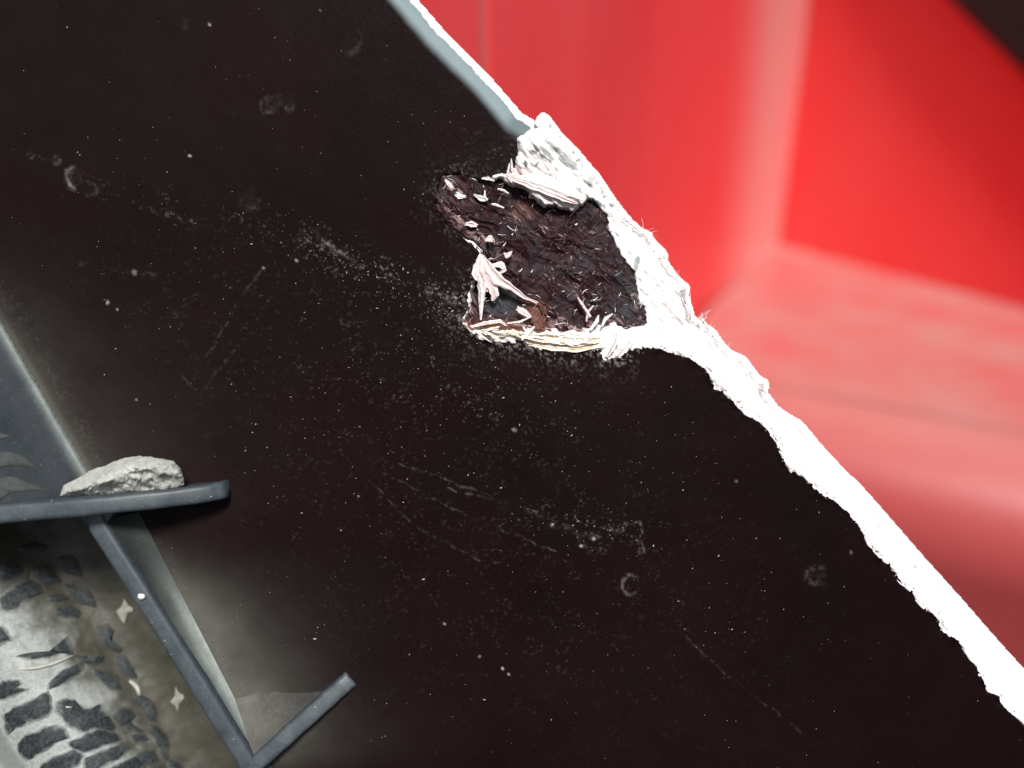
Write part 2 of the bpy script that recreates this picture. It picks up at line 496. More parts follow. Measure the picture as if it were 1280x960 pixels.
for x_, y_, r_, a_ in [(262, 30, 4, .8), (135, 378, 4.5, .7), (147, 387, 3.2, .5), (168, 340, 6, .3), (237, 195, 2.6, .8), (643, 537, 5, .4), (555, 780, 3, .6),
                       (628, 835, 3.4, .9), (637, 843, 2.6, .8), (600, 820, 4, .4), (370, 325, 4.5, .7), (330, 335, 3.5, .6), (170, 500, 2.8, .6), (400, 12, 3, .3),
                       (690, 656, 3.5, .8), (742, 673, 3.5, .8), (726, 682, 3, .8), (448, 620, 2.6, .6), (1064, 690, 4, .2), (920, 602, 2.5, .3), (490, 330, 3, .5)]:
    dust = np.maximum(dust, .6 * a_ * smooth(r_ * .75, r_ * .2, np.hypot(X - x_, Y - y_) + (vnoise(X / 3, Y / 3, 66) - .5) * 2.5))
lip_sheen = smooth(27, 13, sgl + (fbm(X / 40, Y / 40, 61, 3) - .5) * 4) * inside_lip * smooth(700, 660, X)  # sky reflection on the rounded lip, painted as grey-teal colour
lip_sheen *= 0.9 - 0.35 * smooth(40, 20, np.hypot(X - 660, Y - 168))
white = smooth(2.9, 1.9, sgl + (fbm(X / 9, Y / 9, 71, 3) - .5) * 5) * (X < 668) * inside_lip
# stress-whitened crumbs along the tear
edge = np.exp(-np.clip(s_, 0, 99) / 9) * rag * smooth(1250, 900, X)
dust = np.maximum(dust, np.clip(edge * (fbm(X / 3, Y / 3, 83, 3) - .56) * 5, 0, .4) * (.15 + .4 * smooth(320, 370, Y)) * (X < 800))
sheet('plate', X, Y, W, keep, M_COAT, panel, {'film': film, 'dust': np.clip(dust, 0, 1), 'lip_sheen': lip_sheen, 'white': white})
del sc_, jag, film, dust, lip_sheen, white, keep, W, s_

# --- torn white edge
ST2 = 1.3
x2 = np.arange(575, 1440, ST2, dtype=np.float32); y2 = np.arange(138, 1070, ST2, dtype=np.float32)
X, Y = np.meshgrid(x2, y2)
d_out = sdist(WHITE_OUT, X, Y)
s_coat = sdist(COAT, X, Y); s_core = sdist(CORE, X, Y)
fx, fy = rotxy(X, Y, 48)          # along the edge
ragged = smooth(1000, 930, X)
so = d_out + ragged * ((fbm(fx / 8, fy / 20, 5, 3) - .5) * 6 + (fbm(fx / 4 + fbm(X / 15, Y / 15, 2, 2) * 6, fy / 9, 7, 3) - .5) * 7) + (1 - ragged) * (fbm(fx / 30, fy / 30, 6, 3) - .5) * 3
din = np.maximum(-s_coat, 0)
ratio = din / (din + np.maximum(d_out, 0) + 1)
W = -0.15 - 2.0 * ratio ** 1.2 * smooth(640, 760, X) - 0.4 * ratio
W += (fbm(fx / 40, fy / 9, 15, 4, .6) - .5) * 1.3 + (fbm(fx / 9, fy / 3.0, 18, 3, .6) - .5) * 0.6
flake_zone = smooth(95, 40, np.hypot(X - 695, Y - 215))
W += flake_zone * (1.5 * fbm(fx / 34, fy / 12, 25, 3, .6) + .35 * smooth(.4, .6, fbm(fx / 30, fy / 7, 26, 2)))
W -= smooth(-2, 6, s_core + (fbm(X / 7, Y / 7, 35, 3) - .5) * 8) * 3.2
W -= smooth(2, 12, s_coat) * 1.6
W -= smooth(4.5, -2, so) * 5.0
keep = (d_out > -8) & (s_coat < 16) & (s_core < 14)
pink = np.zeros_like(X)
for cx, cy, rx, ry, a, v in [(655, 226, 26, 12, 20, 1.1), (690, 240, 36, 10, 25, 1.0), (668, 205, 16, 14, 0, .5), (840, 400, 20, 40, -30, .25), (930, 490, 14, 40, -40, .25), (1110, 690, 10, 60, -42, .22), (610, 410, 60, 8, 5, .4), (985, 582, 9, 16, -30, .5), (775, 442, 14, 8, 0, .35)]:
    u_, v_ = rotxy(X - cx, Y - cy, a)
    pink += v * np.exp(-(u_ / rx) ** 2 - (v_ / ry) ** 2)
pink = np.clip(pink * (0.4 + 1.1 * fbm(fx / 8, fy / 4, 45, 3)), 0, .8)
mark = np.zeros_like(X)
for cx, cy, rx, ry, a, v in [(668, 190, 6, 3.5, 0, .75), (683, 191, 12, 3.2, 45, .75), (692, 184, 12, 3.0, 48, .6), (657, 205, 2.6, 6, -10, 1), (671, 206, 2, 4, 30, .9),
                             (712, 203, 15, 4.5, 42, .65), (737, 226, 3, 7, -10, .45), (742, 262, 11, 14, -40, 1), (754, 280, 5, 12, -25, .9), (796, 330, 3.8, 10, 8, .75),
                             (800, 350, 1.5, 6, 0, .5), (764, 439, 3, 10, 35, .9), (846, 420, 2, 4, 0, .3), (1097, 690, 2.5, 3, 0, .5), (1174, 766, 1.5, 4, 20, .6), (725, 236, 2, 2, 0, .6),
                             (755, 258, 1.5, 4, 0, .6)]:
    u_, v_ = rotxy(X - cx, Y - cy, a)
    q = np.hypot(u_ / rx, v_ / ry) + (fbm(X / 4, Y / 4, 55, 3) - .5) * 0.9
    mark = np.maximum(mark, v * smooth(1.15, .75, q))
sheet('torn_edge', X, Y, W, keep, M_WHITE, panel, {'pink': pink, 'mark': mark})

# --- exposed core
x3 = np.arange(535, 825, 1.1, dtype=np.float32); y3 = np.arange(205, 432, 1.1, dtype=np.float32)
X, Y = np.meshgrid(x3, y3)
s_core = sdist(CORE, X, Y)
fx, fy = rotxy(X, Y, 38)
wx = fx + (fbm(X / 40, Y / 40, 2, 3) - .5) * 40; wy = fy + (fbm(X / 40, Y / 40, 12, 3) - .5) * 30
ridge = 1 - np.abs(fbm(wx / 62, wy / 20, 22, 3, .45) * 2 - 1)
steps = fbm(wx / 46, wy / 24, 28, 2); steps = np.floor(steps * 7) / 7 + smooth(.6, 1, steps * 7 % 1) / 7
W = -2.2 + ridge ** 3 * .5 + steps * .95 + (fbm(wx / 9, wy / 4, 27, 3, .55) - .5) * 0.2
W += smooth(655, 572, X) * 1.55 * smooth(360, 320, Y) + smooth(640, 560, X) * .5 * smooth(320, 360, Y)
W -= smooth(30, 0, Y - 255 - (X - 640) * .25) * 0.5 * (X > 640)
W -= smooth(1, -9, s_core + (fbm(X / 8, Y / 8, 3, 2) - .5) * 8) * 2.5
fr = fbm(wx / 7, wy / 2.6, 32, 3, .6)
cl = fbm(X / 34, Y / 34, 37, 3)
fray = np.clip((fr - .66) * 6, 0, 1) * smooth(.42, .60, cl) * .8
u_, v_ = rotxy(X - 590, Y - 285, 40)
fray = np.maximum(fray, np.clip((fr - .52) * 5, 0, .9) * np.exp(-(u_ / 50) ** 2 - (v_ / 11) ** 2))
u_, v_ = rotxy(X - 570, Y - 236, 45)
fray = np.maximum(fray, np.clip((fr - .50) * 5, 0, .9) * np.exp(-(u_ / 22) ** 2 - (v_ / 6) ** 2))
fray = np.maximum(fray, np.clip((fr - .5) * 4, 0, .8) * smooth(14, 4, s_core) * smooth(330, 400, Y) * .9)
grey = np.exp(-(((X - 628) / 20) ** 2 + ((Y - 382) / 17) ** 2)) * .9 + np.exp(-(((X - 788) / 30) ** 2 + ((Y - 385) / 40) ** 2)) * .45 * fbm(X / 9, Y / 9, 91, 3) * 1.6 + .22 * smooth(.52, .7, fbm(X / 22, Y / 22, 93, 3))  # grey patches; the right-hand one paints a bluish sheen
rust = np.exp(-(((X - 668) / 12) ** 2 + ((Y - 392) / 16) ** 2)) * .8 + np.exp(-(((X - 620) / 50) ** 2 + ((Y - 407) / 6) ** 2)) * .9
rust += np.exp(-((X - 655) / 14) ** 2 - ((Y - 262) / 10) ** 2) * .45
sheet('torn_core', X, Y, W, s_core > -11, M_CORE, panel, {'fray': np.clip(fray, 0, 1), 'grey': np.clip(grey, 0, 1), 'rust': np.clip(rust * fbm(X / 8, Y / 8, 97, 3) * 1.7, 0, .9)})

# --- splinters: curled sheets with thickness
def splinter(name, spine, mat, parent=panel, thick=0.10, curl=0.10, nseg=16, nac=7, seed=0, group=None):
    """spine: list of (x, y, w, half width px)"""
    r = np.random.default_rng(seed + 100)
    sp = np.asarray(spine, float)
    tt = np.linspace(0, 1, len(sp)); ti = np.linspace(0, 1, nseg)
    c = np.stack([np.interp(ti, tt, sp[:, k]) for k in range(4)], 1)
    tan = np.gradient(c[:, :2], axis=0); tan /= np.linalg.norm(tan, axis=1, keepdims=True) + 1e-9
    nor = np.stack([-tan[:, 1], tan[:, 0]], 1)
    c[:, 3] *= 1 + (r.random(nseg) - .5) * .35
    top = []; bot = []
    ridge = r.normal(0, .13, nac); e0 = r.normal(0, .9, nac); e1 = r.normal(0, 1.6, nac)
    for i in range(nseg):
        for j in range(nac):
            a = j / (nac - 1) * 2 - 1
            x = c[i, 0] + nor[i, 0] * a * c[i, 3]; y = c[i, 1] + nor[i, 1] * a * c[i, 3]
            tt_ = i / (nseg - 1); mv = (e0[j] * (1 - tt_) ** 3 - e1[j] * tt_ ** 3) * min(1.5, c[i, 3] * .4)
            x += tan[i, 0] * mv; y += tan[i, 1] * mv
            w = c[i, 2] - curl * a * a * c[i, 3] * PXM + ridge[j] * min(1, c[i, 3] / 4) + (r.random() - .5) * .10
            top.append((x, y, w)); bot.append((x, y, w - thick))
    A = np.array(top + bot); V = P(A[:, 0], A[:, 1], A[:, 2])
    n = nseg * nac; F = []
    q = lambda i, j: i * nac + j
    for i in range(nseg - 1):
        for j in range(nac - 1):
            F.append((q(i, j), q(i, j + 1), q(i + 1, j + 1), q(i + 1, j)))
            F.append((n + q(i, j), n + q(i + 1, j), n + q(i + 1, j + 1), n + q(i, j + 1)))
        for j in (0, nac - 1):
            f = (q(i, j), q(i + 1, j), n + q(i + 1, j), n + q(i, j))
            F.append(f if j == 0 else f[::-1])
    for i in (0, nseg - 1):
        for j in range(nac - 1):
            f = (q(i, j), n + q(i, j), n + q(i, j + 1), q(i, j + 1))
            F.append(f if i == 0 else f[::-1])
    o = part(name, V, F, mat, parent, sm=False)
    return o
SPL = [
    # tall pink-white flake at the left of the hole
    ([(601, 317, 1.3, 1.5), (599, 328, 1.7, 5), (598, 340, 1.6, 8), (604, 350, 1.2, 7), (602, 370, .6, 4), (601, 398, -.2, 1.2)], M_PINK),
    ([(603, 320, 1.5, 2), (612, 336, 1.6, 6), (622, 350, 1.2, 7), (640, 360, .5, 3.5), (656, 372, -.2, 2), (676, 380, -.6, 1)], M_PINK),
    ([(601, 318, 1.2, 1.5), (604, 331, 1.2, 7), (608, 343, 1.05, 12), (612, 352, .8, 13), (615, 362, .5, 8)], M_PINK),
    ([(606, 344, 1.4, 4), (615, 358, .9, 6), (619, 368, .5, 5), (616, 376, .0, 2)], M_PINK),
    ([(599, 345, 1.9, 2.6), (602, 362, 1.2, 3.4), (602, 380, .5, 2.4), (601, 400, -.1, 1)], M_SPLINTER),
    ([(615, 332, 1.3, 2), (626, 330, 1.1, 4), (631, 337, .8, 2.5), (622, 343, .6, 1.5)], M_PINK),
    ([(646, 385, .2, 3), (655, 390, .3, 5), (664, 397, .1, 1.5)], M_PINK),
    ([(634, 404, .1, .8), (650, 402, .3, 1.3), (664, 396, .2, .6)], M_SPLINTER),
    ([(672, 378, .1, 1.5), (680, 384, .3, 4), (682, 394, .0, 3)], M_BROWN),
    ([(666, 386, -.2, 6), (672, 398, .0, 9), (676, 410, .0, 6)], M_BROWN),
    ([(588, 409, .1, 1.2), (605, 404, .4, 2.2), (625, 401, .4, 2.2), (634, 408, .1, 1)], M_PINK),
    # cream layers along the lower rim of the hole
    ([(598, 417, -.1, 1.5), (618, 418, .25, 4), (645, 418, .35, 5), (672, 424, .35, 5), (690, 428, .2, 3)], M_CREAM),
    ([(640, 416, .5, 2), (665, 421, .65, 5), (690, 423, .6, 6), (720, 427, .5, 6), (750, 425, .2, 3)], M_CREAM),
    ([(660, 430, .1, 2), (690, 435, .25, 3), (720, 437, .25, 3.5), (752, 432, .1, 2)], M_CREAM),
    ([(672, 418, .8, 1.2), (685, 416, .9, 2), (698, 418, .8, 2.2), (708, 418, .6, .8)], M_SPLINTER),
    ([(652, 425, .8, 1), (660, 416, .9, 2.5), (668, 408, .8, 1)], M_SPLINTER),
    ([(604, 411, -.1, 3), (635, 409, .05, 4), (665, 412, .0, 4), (690, 414, -.1, 3)], M_BROWN),
    # tuft at the corner of the hole
    ([(758, 446, .3, 2), (764, 436, .7, 4), (770, 424, .9, 4), (772, 408, .6, 1.5)], M_SPLINTER),
    ([(772, 446, .2, 3), (780, 436, .6, 5), (790, 426, .6, 4)], M_SPLINTER),
    ([(738, 412, .3, 1.5), (746, 402, .4, 2.5), (748, 394, .1, .8)], M_SPLINTER),
    ([(752, 408, .4, 1.2), (757, 398, .5, 2.2), (766, 392, .3, .8)], M_SPLINTER),
    ([(722, 372, -.4, 1), (730, 384, -.2, 2), (738, 396, -.1, 1.5)], M_PINK),
    ([(742, 382, -.4, 1), (735, 390, -.2, 1.6), (733, 402, -.2, 1)], M_PINK),
    # white sheets peeled from the upper rim
    ([(634, 223, .5, 1), (650, 226, .9, 4), (668, 232, 1.0, 5), (690, 240, 1.0, 5), (706, 248, .8, 4), (722, 254, .3, 2)], M_PINK),
    ([(648, 222, .8, 2), (664, 224, 1.1, 7), (686, 230, 1.2, 10), (708, 240, 1.0, 9), (726, 248, .5, 4)], M_SPLINTER),
    ([(674, 170, -.6, 3), (677, 160, -.4, 3), (679, 149, -.3, .7)], M_SPLINTER),
    ([(680, 152, -.5, 1), (690, 168, -.3, 3), (704, 183, -.4, 3.5), (720, 200, -.8, 2)], M_SPLINTER),
    ([(640, 228, .6, 1), (634, 220, .9, 2), (637, 204, 1.2, .8)], M_FIBRE),
    ([(645, 222, .6, 1), (640, 212, .9, 2), (639, 198, 1.2, .6)], M_FIBRE),
    # crumbs lifted along the upper left rim
    ([(556, 224, .4, 1), (562, 230, .6, 3), (566, 236, .5, 2)], M_PINK),
    ([(568, 240, .4, 2), (575, 245, .6, 4), (582, 246, .4, 1.5)], M_SPLINTER),
    ([(592, 243, .3, 1), (602, 248, .5, 3.5), (610, 249, .4, 2)], M_SPLINTER),
    ([(602, 223, .5, 1), (610, 223, .6, 2), (618, 226, .4, 1)], M_FIBRE),
    ([(606, 238, .5, .8), (606, 246, .6, 1.6), (609, 250, .5, .8)], M_FIBRE),
    ([(582, 280, .2, 1.5), (590, 280, .5, 4), (596, 282, .3, 1.5)], M_PINK),
    ([(606, 300, .2, 2), (612, 299, .4, 5), (617, 302, .2, 2)], M_PINK),
    ([(614, 255, .3, 1), (620, 256, .4, 1.8), (630, 260, .2, 1)], M_FIBRE),
    ([(630, 316, .2, 1), (634, 320, .3, 3.5), (640, 314, .2, 1)], M_PINK),
    ([(622, 236, .4, .8), (630, 238, .6, 1.4), (636, 242, .4, .8)], M_FIBRE),
    # spikes along the outer fringe
    ([(782, 276, -3.0, 5), (797, 288, -3.0, 3.2), (811, 297, -3.0, .5)], M_SPLINTER),
    ([(812, 300, -3.0, 6), (824, 316, -3.0, 4), (832, 332, -3.0, .6)], M_SPLINTER),
    ([(826, 325, -3.0, 4), (834, 334, -3.0, 2.2), (842, 341, -3.0, .4)], M_FIBRE),
    ([(838, 346, -3.0, 5), (850, 356, -3.0, 2.5), (859, 364, -3.0, .4)], M_SPLINTER),
    ([(846, 366, -3.0, 3), (852, 374, -3.0, 2.5), (861, 386, -3.0, .5)], M_FIBRE),
    ([(876, 398, -3.0, 2.2), (881, 404, -3.0, 2), (886, 414, -3.0, 1)], M_FIBRE),
]
for i, (sp, m) in enumerate(SPL):
    splinter('splinter', sp, m, seed=i)

r9 = np.random.default_rng(77)
for k in range(26):
    x = r9.uniform(600, 752); y = 417 + (x - 600) * .09 + r9.normal(0, 4.0); a = r9.normal(.1, .35); ln = r9.uniform(9, 26); hw = r9.uniform(.8, 2.3)
    splinter('sliver', [(x - ln / 2 * math.cos(a), y - ln / 2 * math.sin(a), .25, .5), (x, y, .75 + r9.random() * .3, hw), (x + ln / 2 * math.cos(a), y + ln / 2 * math.sin(a), .3 + r9.random() * .5, .4)],
             (M_SPLINTER, M_CREAM, M_SPLINTER, M_PINK)[k % 4], seed=300 + k, nseg=8, nac=4)

# --- hair-thin fibres, joined
def fibres(name, items, mat, parent):
    V = []; F = []
    for (x0, y0, w0, x1, y1, w1, wd, bend) in items:
        n = 5; base = len(V)
        dx, dy = x1 - x0, y1 - y0; ln = math.hypot(dx, dy) + 1e-6; nx, ny = -dy / ln, dx / ln
        for i in range(n):
            t = i / (n - 1); r = wd * (1 - .8 * t)
            b_ = bend * math.sin(t * 2.2) * ln
            cx, cy, cw = x0 + dx * t + nx * b_, y0 + dy * t + ny * b_, w0 + (w1 - w0) * t
            for k in range(3):
                a = k * 2.094
                V.append(P(cx + nx * r * math.cos(a), cy + ny * r * math.cos(a), cw + r * PXM * math.sin(a)))
        for i in range(n - 1):
            for k in range(3):
                a = base + i * 3 + k; b2 = base + i * 3 + (k + 1) % 3
                F.append((a, b2, b2 + 3, a + 3))
        F.append((base + n * 3 - 3, base + n * 3 - 2, base + n * 3 - 1)); F.append((base + 2, base + 1, base))
    o = part(name, np.array(V), F, mat, parent, sm=True)
    o['kind'] = 'stuff'
    return o
it = []
hair = [(856, 380, 858, 352, 1.1), (862, 400, 858, 357, 1.3), (864, 402, 889, 385, .7), (866, 404, 886, 388, .6), (872, 408, 878, 390, 1.3), (884, 412, 878, 392, 1.2),
        (890, 420, 898, 414, .9), (852, 372, 862, 394, .9), (836, 336, 842, 341, 1.0), (880, 402, 888, 388, .7), (884, 414, 893, 405, .7), (896, 428, 901, 424, .8), (870, 406, 884, 396, .7)]
for x0, y0, x1, y1, wd in hair:
    it.append((x0, y0, -2.6, x1, y1, -2.1, wd, rng.normal(0, .06)))
SILA = np.array(SIL[4:34])
for k in range(760):
    i = rng.integers(0, len(SILA) - 1); t = rng.random()
    p = SILA[i] * (1 - t) + SILA[i + 1] * t
    d = SILA[i + 1] - SILA[i]; n = np.array((d[1], -d[0])) / (np.hypot(*d) + 1e-6)
    ln = rng.gamma(2, 1.5) * (1.0 if 790 < p[0] < 960 else .45); dirn = n * (.55 + rng.random()) + d / np.hypot(*d) * rng.normal(.25, .6)
    q = p - n * 7
    it.append((q[0], q[1], -3.0, q[0] + dirn[0] * (5 + ln), q[1] + dirn[1] * (5 + ln), -2.9 + rng.normal(0, .3), .35 + rng.random() * .5, rng.normal(0, .12)))
SBA = np.array(STRIP_B[8:])
for k in range(260):
    i = rng.integers(0, len(SBA) - 2); t = rng.random()
    p = SBA[i] * (1 - t) + SBA[i + 1] * t
    if p[0] > 1290: continue
    a = rng.random() * 6.28; ln = 2 + rng.gamma(2, 1.3)
    it.append((p[0] + 2, p[1] - 2, -.2, p[0] + 2 + math.cos(a) * ln, p[1] - 2 + math.sin(a) * ln, .25, .4 + rng.random() * .5, rng.normal(0, .2)))
fibres('fibre_fringe', it, M_FIBRE, panel)
it = []; itd = []
for k in range(620):
    x = rng.uniform(548, 806); y = rng.uniform(216, 414)
    if sdist(CORE, np.array([[x]], np.float32), np.array([[y]], np.float32))[0, 0] < 1: continue
    a = math.radians(rng.normal(-40 if rng.random() < .75 else 40, 25)); ln = 3 + rng.gamma(2, 2.2)
    w0 = -1.2 + .7 * max(0, (640 - x) / 80) + rng.random() * .6
    e = (x, y, w0, x + math.cos(a) * ln, y + math.sin(a) * ln, w0 + rng.random() * .7, .35 + rng.random() * .6, rng.normal(0, .2))
    near = (x < 625 or y > 365)
    (it if rng.random() < (.30 if near else .06) else itd).append(e)
for k in range(90):
    x = rng.uniform(550, 800); y = rng.uniform(218, 412)
    if sdist(CORE, np.array([[x]], np.float32), np.array([[y]], np.float32))[0, 0] < 2 or (rng.random() > .35 and x > 630 and y < 380): continue
    a = rng.normal(-.5, .5); ln = 2 + rng.gamma(2, 1.4)
    w0 = -.7 + .8 * max(0, (640 - x) / 80)
    it.append((x, y, w0, x + math.cos(a) * ln, y + math.sin(a) * ln, w0 + .3, .8 + rng.random() * 1.3, rng.normal(0, .2)))
fibres('core_fibres', it, M_FIBRE, panel)
fibres('core_fibres', itd, M_FIBREDK, panel)

# --- ribs, ledge and gussets: lofted bars with rounded tops
def bar(name, line, thick_px, base_w, mat, parent, film_top=.5, rnd=0.9, wall_film=1.0, wf0=-9e3, wf1=-8e3):
    """line: (x, y, height w of the crest)"""
    ln = np.asarray(line, float)
    n = 26
    tt = np.linspace(0, 1, len(ln)); ti = np.linspace(0, 1, n)
    c = np.stack([np.interp(ti, tt, ln[:, k]) for k in range(3)], 1)
    top = P(c[:, 0], c[:, 1], c[:, 2])
    tan = np.gradient(top[:, :2], axis=0); tan /= np.linalg.norm(tan, axis=1, keepdims=True)
    nor = np.stack([-tan[:, 1], tan[:, 0]], 1)
    V = []; A = []
    ht = thick_px * PXM / 2
    prof = [(-.99, None, .9), (-.99, 'z', 1.0), (-1.0, 'm', .75), (-1.0, -2.2, .45), (-1, -rnd, .35), (-.93, -.45 * rnd, .4), (-.78, -.15 * rnd, .5), (-.5, -.03, .6), (0, 0, .65), (.5, -.03, .6), (.78, -.15 * rnd, .5), (.93, -.45 * rnd, .4), (1, -rnd, .35), (1.0, -2.2, .45), (1.0, 'm', .75), (.99, 'z', 1.0), (.99, None, .9)]
    for i in range(n):
        for o_, dw, f_ in prof:
            b_ = base_w
            zz = max(b_ + .02, min(.0, top[i, 2] - 2.6))
            w = b_ if dw is None else zz if dw == 'z' else zz * .6 + (top[i, 2] - 2.2) * .4 if dw == 'm' else max(top[i, 2] + dw, zz + .02)
            p = top[i, :2] + nor[i] * o_ * ht * (1 + .03 * math.sin(i * 1.7))
            V.append((p[0], p[1], w)); A.append(f_ * film_top * (1 if isinstance(dw, float) or dw == 0 else wall_film * float(smooth(wf0, wf1, c[i, 1]))))
    m = len(prof); F = []
    for i in range(n - 1):
        for j in range(m - 1):
            F.append((i * m + j, (i + 1) * m + j, (i + 1) * m + j + 1, i * m + j + 1))
    F.append(tuple(range(m))); F.append(tuple((n - 1) * m + j for j in range(m - 1, -1, -1)))
    return part(name, np.array(V), F, mat, parent, attrs={'film': A})
bar('ledge', [(-420, 690, 9.6), (-190, 664, 9.6), (0, 643, 9.2), (110, 634, 8.8), (200, 625, 6.8), (262, 617, 4.2), (279, 613, 2.8)], 22, -17, M_RIB, panel, .5, wall_film=.2)
bar('rib', [(113, 636, 5.0), (121, 660, 5.0), (200, 784, 4.2), (314, 966, 3.2), (440, 1168, 3.2), (518, 1292, 3.2)], 23, -17, M_RIB, panel, .45, wall_film=1.7, wf0=650, wf1=800)  # wall film paints the rib foot as lit, darker near the ledge
bar('gusset', [(306, 968, 3.2), (340, 938, 2.9), (390, 893, 2.1), (428, 859, 1.2), (438, 850, .7)], 22, -.5, M_RIB, panel, .6)
# corner webs where the ribs meet
def web(pts, mat):
    V = []
    for x, y, w in pts: V.append(P(x, y, w))
    k = len(V)
    V2 = [np.array((v[0], v[1], -11)) for v in V]
    F = [tuple(range(k))] + [(i, k + i, k + (i + 1) % k, (i + 1) % k) for i in range(k)]
    part('web', np.array(V + V2), F, mat, panel, attrs={'film': [.3] * (2 * k)}, sm=False)
web([(98, 640, 4.5), (115, 662, 4.5), (128, 660, 4.5), (146, 636, 4.4), (118, 632, 4.6)], M_RIB)
# slanting face inside the lower gusset
ns = 16; V = []; A = []
for i in range(ns):
    a = i / (ns - 1)
    for j in range(ns):
        b2 = j / (ns - 1)
        cx, cy, cw = 314 + (434 - 314) * a, 952 + (853 - 952) * a, 2.9 + (.0 - 2.9) * a
        ex, ey, ew = 293 + (432 - 293) * a, 874 + (838 - 874) * a, .2 + (-.7 - .2) * a
        V.append(P(cx * (1 - b2) + ex * b2, cy * (1 - b2) + ey * b2, cw * (1 - b2) + ew * b2 - .25 * math.sin(b2 * 3.1)))
        A.append((.06 + .85 * (1 - a) ** 1.3) * (.75 + .25 * b2) + .04 * rng.random())
F = [(i * ns + j, i * ns + ns + j, i * ns + ns + j + 1, i * ns + j + 1) for i in range(ns - 1) for j in range(ns - 1)]
part('gusset_face', np.array(V), F, M_POCKET, panel, attrs={'film': A})
# slanting face between the rib and the pocket floor
V = []; A = []
for i in range(40):
    a = i / 39
    for j in range(ns):
        b2 = j / (ns - 1)
        cx, cy, cw = 127 + (324 - 127) * a, 650 + (962 - 650) * a, 4.6 + (2.9 - 4.6) * a
        ex, ey, ew = 174 + (294 - 174) * a, 640 + (874 - 640) * a, .1
        V.append(P(cx * (1 - b2) + ex * b2, cy * (1 - b2) + ey * b2, cw * (1 - b2) + ew * b2 - .15 * math.sin(b2 * 3.1)))
        f_ = (.10 + .9 * smooth(.18, .75, a)) * (.28 + .72 * smooth(.1, .9, b2))  # dust graded to paint a lit lower strip, dark near the ledge
        A.append(float(f_) * (.8 + .3 * float(vnoise(i / 4., j / 4., 3))))
F = [(i * ns + j, i * ns + ns + j, i * ns + ns + j + 1, i * ns + j + 1) for i in range(39) for j in range(ns - 1)]
part('rib_face', np.array(V), F, M_RIBFACE, panel, attrs={'film': A})

# --- sloping blue-grey face above the ledge
x4 = np.arange(-420, 130, 2.0, dtype=np.float32); y4 = np.arange(-190, 650, 2.0, dtype=np.float32)
X, Y = np.meshgrid(x4, y4)
lft = ((Y - 402) * .579 - X) * .866          # distance left of the crease
W = -.6 + 9.5 * smooth(-26, 190, lft) + .8 * np.exp(-((lft - 4) / 6) ** 2) + (fbm(X / 60, Y / 60, 33, 3) - .5) * .5
film = np.exp(-((lft - 5) / 7) ** 2) * .95 + .05 * fbm(X / 30, Y / 30, 34, 4) + .12 * smooth(40, 130, lft) * fbm(X / 22, Y / 22, 36, 3)
sheet('sloped_face', X, Y, W, (lft > -10) & (Y < 648 - .09 * X) & (lft < 420), M_SLOPE, panel, {'film': np.clip(film, 0, 1)})

# ------------------------------------------------------------------ tread plate under the ribs
tread = empty('tread_plate', tuple(P(60, 860, -10)), label='dusty grey tread plate with dark raised lugs beside the diagonal rib', category='tread plate')
TO = P(60, 860, -10)
def tread_w(X, Y):
    s = ((Y - 640) * .625 + 112 - X) * .848   # distance left of the rib
    return -16 + 11.0 * smooth(28, 200, s) - 2.2 * smooth(200, 320, s) - 6 * smooth(236, 264, s + (Y - 930) * .0) + (fbm(X / 40, Y / 40, 14, 3) - .5) * .6
x5 = np.arange(-420, 500, 2.0, dtype=np.float32); y5 = np.arange(600, 1280, 2.0, dtype=np.float32)
X, Y = np.meshgrid(x5, y5)
s5 = ((Y - 640) * .625 + 112 - X) * .848
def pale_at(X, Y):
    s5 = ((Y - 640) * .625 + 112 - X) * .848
    p = 1.25 * smooth(85, 150, s5 + (fbm(X / 22, Y / 22, 16, 4) - .5) * 70) * (.30 + .9 * fbm(X / 12, Y / 12, 17, 4, .65)) * smooth(700, 800, Y)  # pale dust; also paints a bright middle, with shade by rib and ledge
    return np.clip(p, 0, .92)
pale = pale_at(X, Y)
F, used = grid_faces((s5 > -40) & (s5 < 480))
V = P(X, Y, tread_w(X, Y)).reshape(-1, 3)[used]
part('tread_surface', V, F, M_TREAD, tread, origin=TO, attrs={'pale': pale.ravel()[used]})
def zp(pts, k, ox, oy): return [(x / k + ox, y / k + oy) for x, y in pts]
LUGS = [zp(p, 5.333, 0, 780) for p in [
    [(-60, 430), (0, 400), (120, 370), (140, 395), (120, 425), (185, 435), (100, 470), (0, 505), (-60, 500)],
    [(30, 600), (110, 550), (230, 500), (300, 460), (325, 480), (335, 560), (300, 620), (200, 650), (100, 690), (60, 730), (30, 680)],
    [(130, 790), (220, 730), (370, 670), (410, 700), (450, 760), (350, 800), (240, 870), (180, 910), (130, 850)],
    [(370, 540), (430, 505), (500, 510), (540, 550), (600, 565), (660, 540), (700, 590), (740, 650), (750, 705), (640, 690), (540, 705), (470, 680), (400, 610)],
    [(460, 790), (560, 750), (640, 712), (750, 728), (800, 770), (680, 820), (560, 845), (500, 825)],
    [(560, 900), (640, 860), (780, 810), (850, 830), (800, 890), (680, 950), (600, 1000), (570, 960)],
    [(260, 960), (360, 890), (490, 845), (545, 880), (520, 940), (420, 1000), (300, 1040), (240, 1000)],
    [(110, 215), (180, 195), (300, 185), (370, 170), (430, 95), (450, 110), (470, 200), (420, 190), (330, 215), (230, 230)],
    [(320, 400), (370, 350), (460, 290), (550, 250), (540, 310), (440, 380), (340, 425)],
    [(-60, 60), (0, 20), (70, 100), (20, 120), (-40, 150)], [(640, 1000), (760, 950), (900, 890), (960, 940), (860, 1010), (700, 1070)]]]
